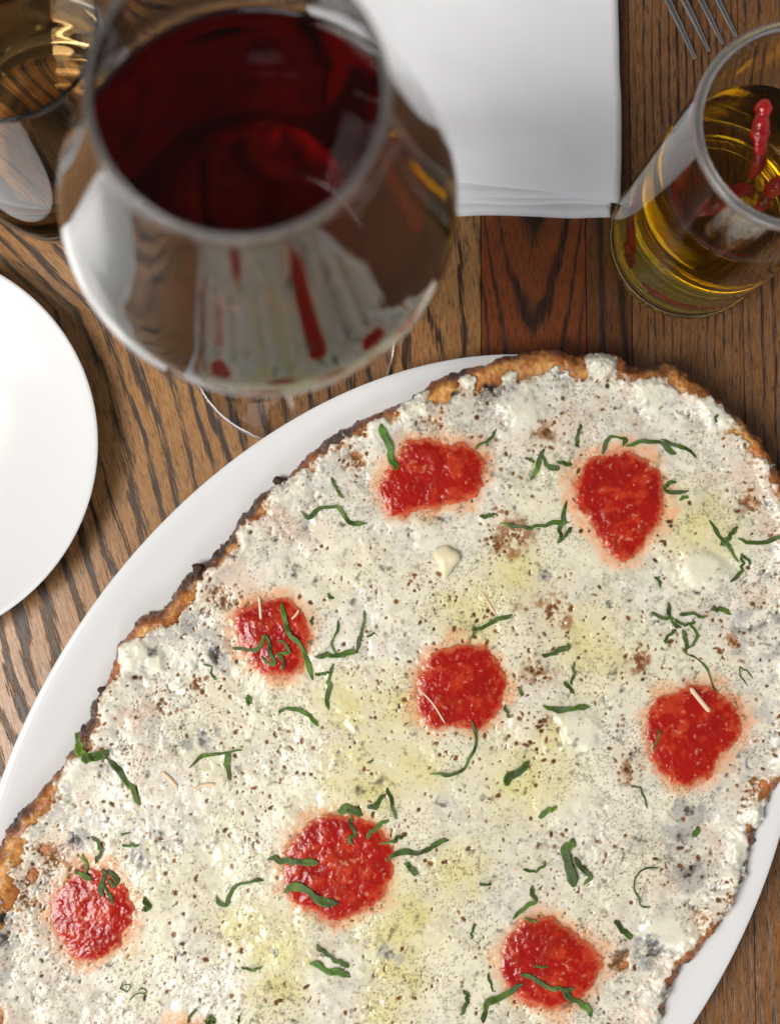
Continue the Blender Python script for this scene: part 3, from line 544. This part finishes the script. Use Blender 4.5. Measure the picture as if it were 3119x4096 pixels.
st = sstep(-.62, -.12, TSD + (fbm(X, Y, .9, 47, 5, .65)-.5)*1.0)
c = lerp(c, pink, st*.74*(.6+.5*sstep(.35, .6, m1)))
c = lerp(c, np.array([.62, .16, .06]), sstep(-.20, .06, TSD + (fbm(X, Y, .4, 48, 4, .65)-.5)*.6)*.62)
c = lerp(c, np.array([.50, .25, .09]), sstep(.095, .02, thick)*.60*sstep(1.9, .7, SDE))
ring = np.clip(spots/.17, 0, 1)
tone = vnoise(X, Y, .35, 57)[..., None]
c = lerp(c, np.array([.48, .28, .11]), sstep(.12, .55, ring)*.65*(1-lumpf))
ck = np.array([.060, .022, .009])*(1-tone) + np.array([.28, .10, .022])*tone
f_ = (sstep(.38, .80, ring)*.95*(1-lumpf))[..., None]
c = c*(1-f_) + ck*f_
c = lerp(c, olive, poref*.66)
c = lerp(c, np.array([.05, .043, .038]), np.clip(charf*1.1-.50+(n_fine-.5)*2.6+(n_mid-.5)*2.0, 0, 1)*.9)
c = c*(.95+.10*n_fine)[..., None]
oily = np.clip(.25+.75*oilf+.35*st+.3*(n_big-.5), 0, 1)
cm = (thick > .012) & (SDE > .05)
used, Fq = grid_faces(cm)
CHE = np.where(thick < .03, CH-.03, CH)
MATCHE = tint_mat('melted_cheese', .21, 520.0, .00022, sss=1.0, sss_r=(1, .85, .6), sss_scale=.0018, spec=.50, rough_alpha=.12, coat=0)
obj('cheese', np.stack([X[used], Y[used], CHE[used]], 1), Fq, MATCHE, pizza, colors=np.concatenate([c[used], oily[used][:, None]], 1))
TOP = np.where(cm, np.maximum(CH, CR), CR)

# tomato spoonfuls
MATTOM = tint_mat('crushed_tomato', .15, 520.0, .00025, spec=.5)
TOMLAB = ['tomato by the basil strip near the upper crust', 'tall pointed tomato spot at the upper right', 'tomato crossed by four basil strips near the left crust', 'tomato in the middle of the pizza', 'tomato with a pale cheese shred, right side', 'largest tomato, ringed by basil strips', 'lowest left tomato with a basil tuft', 'tomato cut off by the lower edge', 'tomato under long basil strips, lower right']
for ti, p in enumerate(TOMATO):
    a = np.array(p); g = .03
    tx = np.arange(a[:, 0].min()-.3, a[:, 0].max()+.3, g); ty = np.arange(a[:, 1].min()-.3, a[:, 1].max()+.3, g)
    TX, TY = np.meshgrid(tx, ty)
    d = poly_sd(TX, TY, p) + (fbm(TX, TY, .45, 60+ti, 4, .65)-.5)*.40 + .03
    lm = fbm(TX, TY, .34, 70+ti, 4, .62); lf = fbm(TX, TY, .12, 80+ti, 3, .6)
    rdg = 1-np.abs(2*fbm(TX, TY, .7, 85+ti, 3, .6)-1)
    hz = .09*np.sqrt(np.clip(d/.7, 0, 1)) + (lm-.5)*.060*sstep(0, .3, d) + (lf-.5)*.010
    base = bil(CH, gx[0], gy[0], G, TX, TY)-.045
    inn_ = d > 0
    A_ = np.stack([TX[inn_], TY[inn_], np.ones(inn_.sum())], 1)
    co_ = np.linalg.lstsq(A_, base[inn_], rcond=None)[0]
    base = base*.3 + (TX*co_[0]+TY*co_[1]+co_[2]+.02)*.7
    Zt = base + .03 + hz
    red = np.array([.36, .010, .006]); org = np.array([.50, .048, .016]); fl = np.array([.74, .30, .17])
    tc = lerp(np.broadcast_to(red, TX.shape+(3,)), org, sstep(.45, .70, lm)*.85)
    tc = lerp(tc, np.array([.27, .008, .006]), sstep(.52, .34, fbm(TX, TY, .7, 88+ti, 4, .6))*.65)
    tc = lerp(tc, fl, sstep(.74, .82, fbm(TX, TY, .18, 90+ti, 3))*.45)
    tc = lerp(tc, np.array([.64, .17, .07]), sstep(.22, .0, d + (lf-.5)*.2)*.75)
    mk = d > -.01
    u, Ft = grid_faces(mk)
    o = obj('tomato_topping', np.stack([TX[u], TY[u], Zt[u]], 1), Ft, MATTOM, pizza, colors=tc[u])
    o['label'] = TOMLAB[ti]
    j0, j1 = np.searchsorted(gy, (ty[0], ty[-1])); i0, i1 = np.searchsorted(gx, (tx[0], tx[-1]))
    s = (slice(j0, j1), slice(i0, i1))
    z = bil(np.where(mk, Zt, 0), tx[0], ty[0], g, X[s], Y[s])
    TOP[s] = np.maximum(TOP[s], z)
from_top = lambda x, y: bil(TOP, gx[0], gy[0], G, np.asarray(x), np.asarray(y))

# basil strips: thin ribbons cut from the leaf, tint runs along and across them
MATBAS = tint_mat('basil_leaf', .38, 1200.0, .0004, spec=.45)
BRIGHT = {0, 37, 38, 89, 90, 26}
for bi, (wd, pts) in enumerate(BASIL):
    C = spline(pts, 9)
    if len(C) < 12: C = spline(np.vstack([C[0], (C[0]+C[-1])/2, C[-1]]), 9)
    r = np.random.default_rng(500+bi)
    C = C + (np.stack([np.interp(np.linspace(0, 9, len(C)), np.arange(10), r.normal(0, 1, 10)) for _ in (0, 1)], 1))*.028
    n = len(C)
    T = np.gradient(C, axis=0); T /= np.linalg.norm(T, axis=1)[:, None]+1e-9
    Nn = np.stack([-T[:, 1], T[:, 0]], 1)
    s = np.linspace(0, 1, n)
    L = np.linalg.norm(np.diff(C, axis=0), axis=1).sum()
    kn = max(4, int(L/.22))
    rn = lambda lo, hi: np.interp(s, np.linspace(0, 1, kn), r.uniform(lo, hi, kn))
    ends = np.clip(np.minimum(s, 1-s)*7+.25, 0, 1)
    wl, wr = wd*.60*ends*rn(.40, 1.1), wd*.60*ends*rn(.40, 1.1)
    tw = rn(-1.0, 1.0)
    lift = rn(.0, .05)*(.4+.6*(wd > .1))
    zt = from_top(C[:, 0], C[:, 1])
    zt = np.convolve(np.pad(zt, 3, mode='edge'), np.ones(7)/7, 'valid')
    cols = (-1, -.55, 0, .55, 1); K = 5
    V = []; TC = []
    dkc = np.array([.018, .028, .006]); mdc = np.array([.060, .110, .008]); brc = np.array([.20, .36, .025])
    if bi in BRIGHT: dkc, mdc, brc = np.array([.030, .075, .008]), np.array([.075, .17, .012]), np.array([.16, .34, .03])
    hue = rn(0, 1); hue2 = rn(0, 1)
    for i in range(n):
        for q in cols:
            w_ = wl[i] if q < 0 else wr[i]
            off = q*w_*math.cos(tw[i]*.5)
            up = q*w_*math.sin(tw[i]*.5) + abs(q)*w_*.10
            px, py = C[i]+Nn[i]*off
            V.append((px, py, zt[i]+.015+lift[i]+max(up, -.04)))
            t = min(1, .12 + .52*hue[i] + .42*abs(q)**3*hue2[i])
            TC.append(dkc*(1-t*2)+mdc*t*2 if t < .5 else mdc*(2-2*t)+brc*(2*t-1))
    V = np.array(V)
    V[:, 2] = np.maximum(V[:, 2], from_top(V[:, 0], V[:, 1])+.008)
    F = [(i*K+q, i*K+q+1, (i+1)*K+q+1, (i+1)*K+q) for i in range(n-1) for q in range(K-1)]
    o = obj('basil_strip', V, np.array(F), MATBAS, pizza, colors=np.array(TC))
    sm = o.modifiers.new('thickness', 'SOLIDIFY'); sm.thickness = .00006; sm.offset = 1.0

# grated cheese shreds and a chunk of garlic
MATSH = plain('pale_hard_cheese', (.78, .56, .36), .3, Subsurface_Weight=.3, Subsurface_Radius=(1, .8, .5), Subsurface_Scale=.001).m
def tube(path, rad, k=8, flat=1.0):
    C = np.asarray(path, float); n = len(C)
    T = np.gradient(C, axis=0); T /= np.linalg.norm(T, axis=1)[:, None]+1e-9
    V, F = [], []
    for i in range(n):
        a = np.cross(T[i], (0, 0, 1.0)); a = a/np.linalg.norm(a) if np.linalg.norm(a) > 1e-3 else np.array([1.0, 0, 0])
        b = np.cross(a, T[i])
        for q in range(k):
            t = 2*math.pi*q/k
            V.append(C[i] + a*math.cos(t)*rad[i] + b*math.sin(t)*rad[i]*flat)
    for i in range(n-1):
        for q in range(k):
            F.append((i*k+q, i*k+(q+1) % k, (i+1)*k+(q+1) % k, (i+1)*k+q))
    F.append(tuple(range(k))[::-1]); F.append(tuple(range((n-1)*k, n*k)))
    return V, F
for wd, pts in SHRED:
    C = spline(pts, 6); z = from_top(C[:, 0], C[:, 1])
    C = np.column_stack([C, z*.3+z.mean()*.7+.03])
    s = np.linspace(0, 1, len(C))
    V, F = tube(C, wd*.34*np.clip(np.minimum(s, 1-s)*8+.4, 0, 1), 8, .6)
    obj('cheese_shred', V, F, MATSH, pizza)
MATG = plain('garlic', (.80, .71, .47), .3, Subsurface_Weight=.3, Subsurface_Radius=(1, .8, .4), Subsurface_Scale=.002).m
V, F = [], []
gcx, gcy = 3.58, 1.05; gz = float(from_top(np.array([gcx]), np.array([gcy]))[0])
nu, nv = 20, 12
for j in range(nv+1):
    t = math.pi*j/nv
    for i in range(nu):
        a = 2*math.pi*i/nu
        rx = .44*math.sin(t)*(1+.10*math.sin(3*a+1)+.06*math.sin(5*a)); ry = rx*1.15
        x, y = rx*math.cos(a), ry*math.sin(a)
        if y < 0: x *= max(.15, 1+y*1.25); y *= 1.25
        V.append((gcx+x, gcy+y+.08, gz+.12+.24*math.cos(t)+.05*math.sin(t)*math.sin(2*a+.6)))
for j in range(nv):
    for i in range(nu):
        F.append((j*nu+i, (j+1)*nu+i, (j+1)*nu+(i+1) % nu, j*nu+(i+1) % nu))
o = obj('garlic_piece', V, np.array(F), MATG, pizza)

# ---------------------------------------------------------------- red wine glass
GL = glass_mat('clear_glass', (1, 1, 1), 1.46)
WX, WY = -1.99, 9.24
wg = empty('wine_glass', (WX, WY, 0))
tag(wg, 'tall stemmed glass of dark red wine', 'wine glass')
outer = [(0, 9.55), (.5, 9.62), (1.2, 9.90), (2.2, 10.75), (3.1, 12.05), (3.85, 13.7), (4.35, 15.3), (4.62, 16.8), (4.67, 17.35), (4.60, 18.0), (4.36, 18.8), (4.02, 19.8), (3.70, 20.8), (3.40, 21.8), (3.11, 22.8), (2.84, 23.75)]
ow = spline(outer, 8)
RIMG = plain('rough_glass_rim', (1, 1, 1), .22, Transmission_Weight=.94, IOR=1.5).m  # rough bead added on both rims to scatter light into a pale ring
def torus(R, z, r, cx, cy, segs=160, k=14, ry=1.0):
    V, F = [], []
    for i in range(segs):
        a = 2*math.pi*i/segs
        for q in range(k):
            t = 2*math.pi*q/k
            V.append((cx+(R+r*math.cos(t))*math.cos(a), cy+(R+r*math.cos(t))*math.sin(a), z+r*ry*math.sin(t)))
    for i in range(segs):
        for q in range(k):
            F.append((i*k+q, ((i+1) % segs)*k+q, ((i+1) % segs)*k+(q+1) % k, i*k+(q+1) % k))
    return V, F
def inset(pr, t):
    T = np.gradient(pr, axis=0); T /= np.linalg.norm(T, axis=1)[:, None]
    return pr + np.stack([-T[:, 1], T[:, 0]], 1)*t
inn = inset(ow, .115)
inn = inn[inn[:, 0] > .02]
inn[:, 0] = np.maximum(inn[:, 0], 0)
ibot = inn[0, 1]
prof = ow.tolist() + [(2.845, 23.86), (2.82, 23.95), (2.76, 24.0), (2.69, 23.97), (2.655, 23.88)] + inn[::-1].tolist() + [(0, ibot)]
V, F = lathe(prof, WX, WY, 160)
obj('bowl', V, F, GL, wg)
V, F = torus(2.755, 23.97, .052, WX, WY)
obj('rim', V, F, RIMG, wg)
V, F = lathe(spline([(0, 9.62), (.50, 9.62), (.62, 9.45), (.50, 9.0), (.42, 8.0), (.40, 5.0), (.43, 2.5), (.55, 1.3), (.85, .78), (0, .70)], 6).clip(0).tolist(), WX, WY, 64)
obj('stem', V, F, GL, wg)
V, F = lathe([(0, .02), (3.2, .02), (3.55, .06), (3.72, .13)] + spline([(3.79, .19), (3.81, .25), (3.78, .31), (3.7, .335)], 5).tolist() + spline([(3.4, .34), (2.4, .42), (1.4, .58), (.8, .76), (0, .80)], 5).tolist(), WX, WY, 160)
obj('foot', V, F, GL, wg)
LV = 17.45
wi = inset(ow, .111); wi = wi[wi[:, 0] > .02]
wi = wi[wi[:, 1] < LV]
rl = float(np.interp(LV, ow[:, 1], ow[:, 0]))-.111
men = [(rl, LV), (rl-.003, LV+.16), (rl-.012, LV+.165), (rl-.05, LV+.09), (rl-.12, LV+.03), (rl-.26, LV+.005), (rl-.5, LV)]
wprof = [(0, wi[0, 1])] + wi.tolist() + men + [(rl*.5, LV), (0, LV)]
V, F = lathe(wprof, WX, WY, 160)
o = obj('wine', V, F, liquid_mat('red_wine', (.962, .08, .12), 900.0, 1.345), wg)
o['label'] = 'dark red wine filling the bowl to its widest point'

# ---------------------------------------------------------------- stemless glass behind it
SX, SY = -9.7, 15.8
tg = empty('stemless_glass', (SX, SY, 0))
tag(tg, 'stemless glass of pale amber drink behind the red wine glass', 'glass')
so = spline([(0, 0.0), (1.6, 0.0), (2.3, .10), (2.95, .65), (3.45, 1.7), (3.70, 3.0), (3.76, 4.4), (3.66, 6.2), (3.45, 8.2), (3.15, 10.4), (2.86, 12.2)], 7)
so[:, 0] = so[:, 0].clip(0); so[:, 1] = so[:, 1].clip(0)
si = spline([(0, .45), (1.5, .46), (2.2, .62), (2.8, 1.1), (3.30, 2.0), (3.58, 3.1), (3.66, 4.4), (3.57, 6.2), (3.36, 8.2), (3.06, 10.4), (2.79, 12.2)], 7)
si[:, 0] = si[:, 0].clip(0)
V, F = lathe(so.tolist() + [(2.84, 12.26), (2.81, 12.26)] + si[::-1].tolist(), SX, SY, 128)
obj('glass_body', V, F, GL, tg)
SL = 6.4
sw = si[si[:, 1] < SL].copy(); sw[:, 0] += np.where(sw[:, 0] > .1, .004, 0); sw[:, 1] -= .003
rl = float(np.interp(SL, si[:, 1], si[:, 0]))+.004
V, F = lathe(sw.tolist() + [(rl, SL), (rl-.002, SL+.10), (rl-.05, SL+.05), (rl-.2, SL), (0, SL)], SX, SY, 128)
obj('drink', V, F, liquid_mat('amber_drink', (.99, .64, .0), 16.0, 1.34), tg)

# ---------------------------------------------------------------- jar of chilli oil
JX, JY = 12.81, 13.12
jar = empty('oil_jar', (JX, JY, 0))
tag(jar, 'open glass jar of golden chilli oil at the right edge', 'jar')
jo = [(0, .08), (2.3, .08), (2.7, .0), (2.88, .06), (2.98, .24), (3.0, .45), (2.97, .62), (2.95, .8), (2.97, 3), (2.98, 8), (2.98, 11.75), (3.04, 11.95), (3.05, 12.1), (2.98, 12.2), (2.86, 12.2), (2.77, 12.08), (2.76, 11.8)]
ji = [(2.76, 8), (2.75, 3), (2.73, 1.2), (2.6, .95), (2.2, .84), (1.2, .80), (0, .80)]
jp = spline(jo, 5); jp[:, 0] = jp[:, 0].clip(0); jp[:, 1] = jp[:, 1].clip(0)
jq = spline(ji, 6); jq[:, 0] = jq[:, 0].clip(0)
V, F = lathe(jp.tolist() + jq.tolist(), JX, JY, 144)
obj('jar_body', V, F, GL, jar)
V, F = torus(2.90, 12.14, .13, JX, JY, ry=.8)
obj('rim', V, F, RIMG, jar)
OL = 8.1
ow2 = np.vstack([jq[::-1], [[2.76, 11.8]]]); ow2 = ow2[ow2[:, 1] < OL].copy(); ow2[:, 0] += np.where(ow2[:, 0] > .1, .004, 0); ow2[:, 1] -= .003
V, F = lathe(ow2.tolist() + [(2.763, OL), (2.762, OL+.12), (2.72, OL+.07), (2.6, OL+.015), (2.4, OL), (0, OL)], JX, JY, 144)
o = obj('oil', V, F, liquid_mat('chilli_oil', (.96, .85, .0), 52.0, 1.47), jar)
o['label'] = 'clear golden oil'
def chili_mat():
    N = NT('red_chilli'); co, _, _ = objco(N)
    N.link(N.mix(N.smooth(N.noise(co, 260.0, 3.0), .35, .65), (.26, .004, .003), (.46, .010, .005)), N.b.inputs['Base Color'])
    N.set(Roughness=.2, Specular_IOR_Level=.5); N.bump(N.noise(co, 260.0, 2.0), .0012)
    return N.m
CHM = chili_mat()
STEM = plain('dry_stalk', (.36, .13, .03), .5).m
for pts, rad, lab in (
    ([(12.95, 15.35, 8.45), (13.05, 14.7, 8.30), (13.0, 13.8, 8.0), (12.8, 13.0, 7.5)], .27, 'red dried chilli with orange tip floating upright in the oil jar'),
    ([(11.1, 11.9, 7.6), (11.8, 12.25, 7.9), (12.5, 12.6, 7.8), (12.9, 12.75, 7.4)], .26, 'red dried chilli pointing left in the oil jar'),
    ([(14.6, 13.2, 8.0), (14.0, 13.0, 7.9), (13.4, 12.5, 7.6), (12.9, 12.0, 7.2)], .25, 'red dried chilli on the right side of the oil jar'),
    ([(11.0, 12.1, 1.2), (11.0, 12.8, 2.2), (11.05, 13.5, 3.6), (11.25, 14.1, 5.2)], .34, 'thin dark chilli standing against the left wall of the jar'),
    ([(11.3, 11.75, 1.2), (12.1, 11.25, 1.25), (13.2, 11.1, 1.25), (14.3, 11.4, 1.2)], .32, 'added dark chilli on the jar bottom imitating a refracted red streak')):  # last pod is added, stands in for a dark red refraction streak
    C = spline(pts, 8); s = np.linspace(0, 1, len(C))
    rr = rad*np.sqrt(np.clip(1-(1-np.clip(s*3.2, 0, 1))**2, 0, 1)*np.clip(1.02-s**3, .02, 1))*(1+.16*np.sin(s*19+rad*90)+.10*np.sin(s*41)) + .02
    ch = empty('dried_chilli', tuple(C[0]))
    tag(ch, lab, 'chilli', 'dried chillies in the oil jar')
    C = C + np.stack([.06*np.sin(s*9+rad*50), .05*np.sin(s*13), 0*s], 1)
    V, F = tube(C, rr, 14, .7)
    obj('pod', V, F, CHM, ch)
    d = (C[-1]-C[-3]); d /= np.linalg.norm(d)
    E = np.array([C[-1]-d*.04+d*t*.35 for t in np.linspace(0, 1, 5)])
    V, F = tube(E, np.full(5, .045), 8)
    obj('stalk', V, F, STEM, ch)

# ---------------------------------------------------------------- folded napkin
NAP = plain('white_cotton', (.86, .86, .87), .85, Sheen_Weight=.15)
_, nx_, ny_ = objco(NAP)
wv = NAP.M('MULTIPLY', NAP.M('SINE', NAP.M('MULTIPLY', NAP.M('ADD', nx_, ny_), 62.0)), NAP.M('SINE', NAP.M('MULTIPLY', NAP.M('SUBTRACT', nx_, ny_), 62.0)))
NAP.bump(wv, .00003, .6)
nap = empty('folded_napkin', (4.7, 14.1, 0))
tag(nap, 'white folded cloth napkin behind the wine glass', 'napkin')
def slab(name, x0, x1, y0, y1, zb, h, r, seed, rot=.008, front=None, dip=0.0, puff=0.0):
    xs = np.unique(np.concatenate([np.linspace(x0, x0+r, 10), np.linspace(x0+r, x1-r, 70), np.linspace(x1-r, x1, 14)]))
    fr = front or r
    ys = np.unique(np.concatenate([np.linspace(y0, y0+fr, 26)**1.0, np.linspace(y0+fr, y1, 90)]))
    A, B = np.meshgrid(xs, ys)
    ex = np.clip(np.minimum(A-x0, x1-A)/r, 0, 1); ey = np.clip((B-y0)/fr, 0, 1)
    prof = np.sqrt(np.clip(1-(1-ex)**2, 0, 1))*np.sqrt(np.clip(1-(1-ey)**2, 0, 1))
    hz = h*prof*(1 + dip*(fbm(A, B, 4.5, seed, 3)-.5))
    if puff: hz = hz*(1 + puff*np.exp(-((B-y0-1.0-.10*(A-x0))/(.75+.06*(A-x0)))**2)*(.35+.9*fbm(A, B, 5.0, seed+9, 2))*(.5+.06*(A-x0)))
    Z = zb + hz + (fbm(A, B, 2.2, seed+3, 2)-.5)*.05*prof
    Bx = B + (A-x0)*rot + (fbm(A, B, 2.6, seed+5, 2)-.5)*.20
    Ax = A + (fbm(B, A, 3.0, seed+6, 2)-.5)*.26
    msk = np.ones(A.shape, bool); u, f = grid_faces(msk)
    obj(name, np.stack([Ax.ravel(), Bx.ravel(), Z.ravel()], 1), f, NAP.m, nap)
slab('fold', -.9, 9.98, 13.98, 32, 0.0, .34, .26, 201)
slab('fold', -.9, 10.0, 14.42, 32, .24, .24, .22, 221, rot=.002)
slab('fold', -.9, 9.98, 14.66, 32, .38, .28, .24, 231, rot=-.012)
slab('fold', -.9, 10.22, 15.45, 32, .50, .50, .40, 241, rot=-.09, front=1.2, dip=.4, puff=.8)

# ---------------------------------------------------------------- fork
STEEL = plain('brushed_steel', (.80, .78, .75), .16, Metallic=1.0).m
fk = empty('fork', (13.9, 20.2, 0))
tag(fk, 'steel fork with its tines at the upper right edge', 'fork')
ux, uy = .476, -.879          # towards the tips
vx, vy = .879, .476
ox, oy = 14.02, 20.55         # middle of the four tips
def fp(s, t, z): return (ox-ux*s+vx*t, oy-uy*s+vy*t, z)
def zbend(s): return .16 + .55*math.sin(min(s/6.0, 1)*math.pi)*.55 + .05*max(0, s-6)
for k in range(4):
    t0 = (k-1.5)*.60
    V, F = [], []
    S = np.linspace(0, 4.4, 18)
    for s in S:
        wdt = .075+.075*min(1, s/2.4); th = .05+.03*min(1, s/2)
        z = zbend(s); tt = t0*(1-.02*s)
        for a, b in ((-1, -.5), (-.7, 1), (.7, 1), (1, -.5)):
            V.append(fp(s, tt+a*wdt, z+b*th))
    for i in range(len(S)-1):
        for q in range(4):
            F.append((i*4+q, i*4+(q+1) % 4, (i+1)*4+(q+1) % 4, (i+1)*4+q))
    F += [(0, 1, 2, 3), (len(V)-1, len(V)-2, len(V)-3, len(V)-4)]
    o = obj('tine', V, F, STEEL, fk, smooth=False)
    bv = o.modifiers.new('bevel', 'BEVEL'); bv.width = .0002; bv.segments = 2
V, F = [], []
S = np.concatenate([np.linspace(3.9, 4.4, 4), np.linspace(4.6, 9, 14), np.linspace(9.5, 19, 10)])
for s in S:
    wdt = np.interp(s, [3.9, 5.0, 6.5, 8.0, 11, 17, 19], [1.02, 1.06, .85, .40, .36, .62, .45]); th = np.interp(s, [3.9, 8, 19], [.07, .12, .12])
    z = zbend(s)
    for a, b in ((-1, -.3), (-.85, 1), (0, .8), (.85, 1), (1, -.3), (0, -1)):
        V.append(fp(s, a*wdt, z+b*th))
for i in range(len(S)-1):
    for q in range(6):
        F.append((i*6+q, i*6+(q+1) % 6, (i+1)*6+(q+1) % 6, (i+1)*6+q))
F += [tuple(range(6)), tuple(range(len(V)-1, len(V)-7, -1))]
obj('handle', V, F, STEEL, fk, smooth=True)
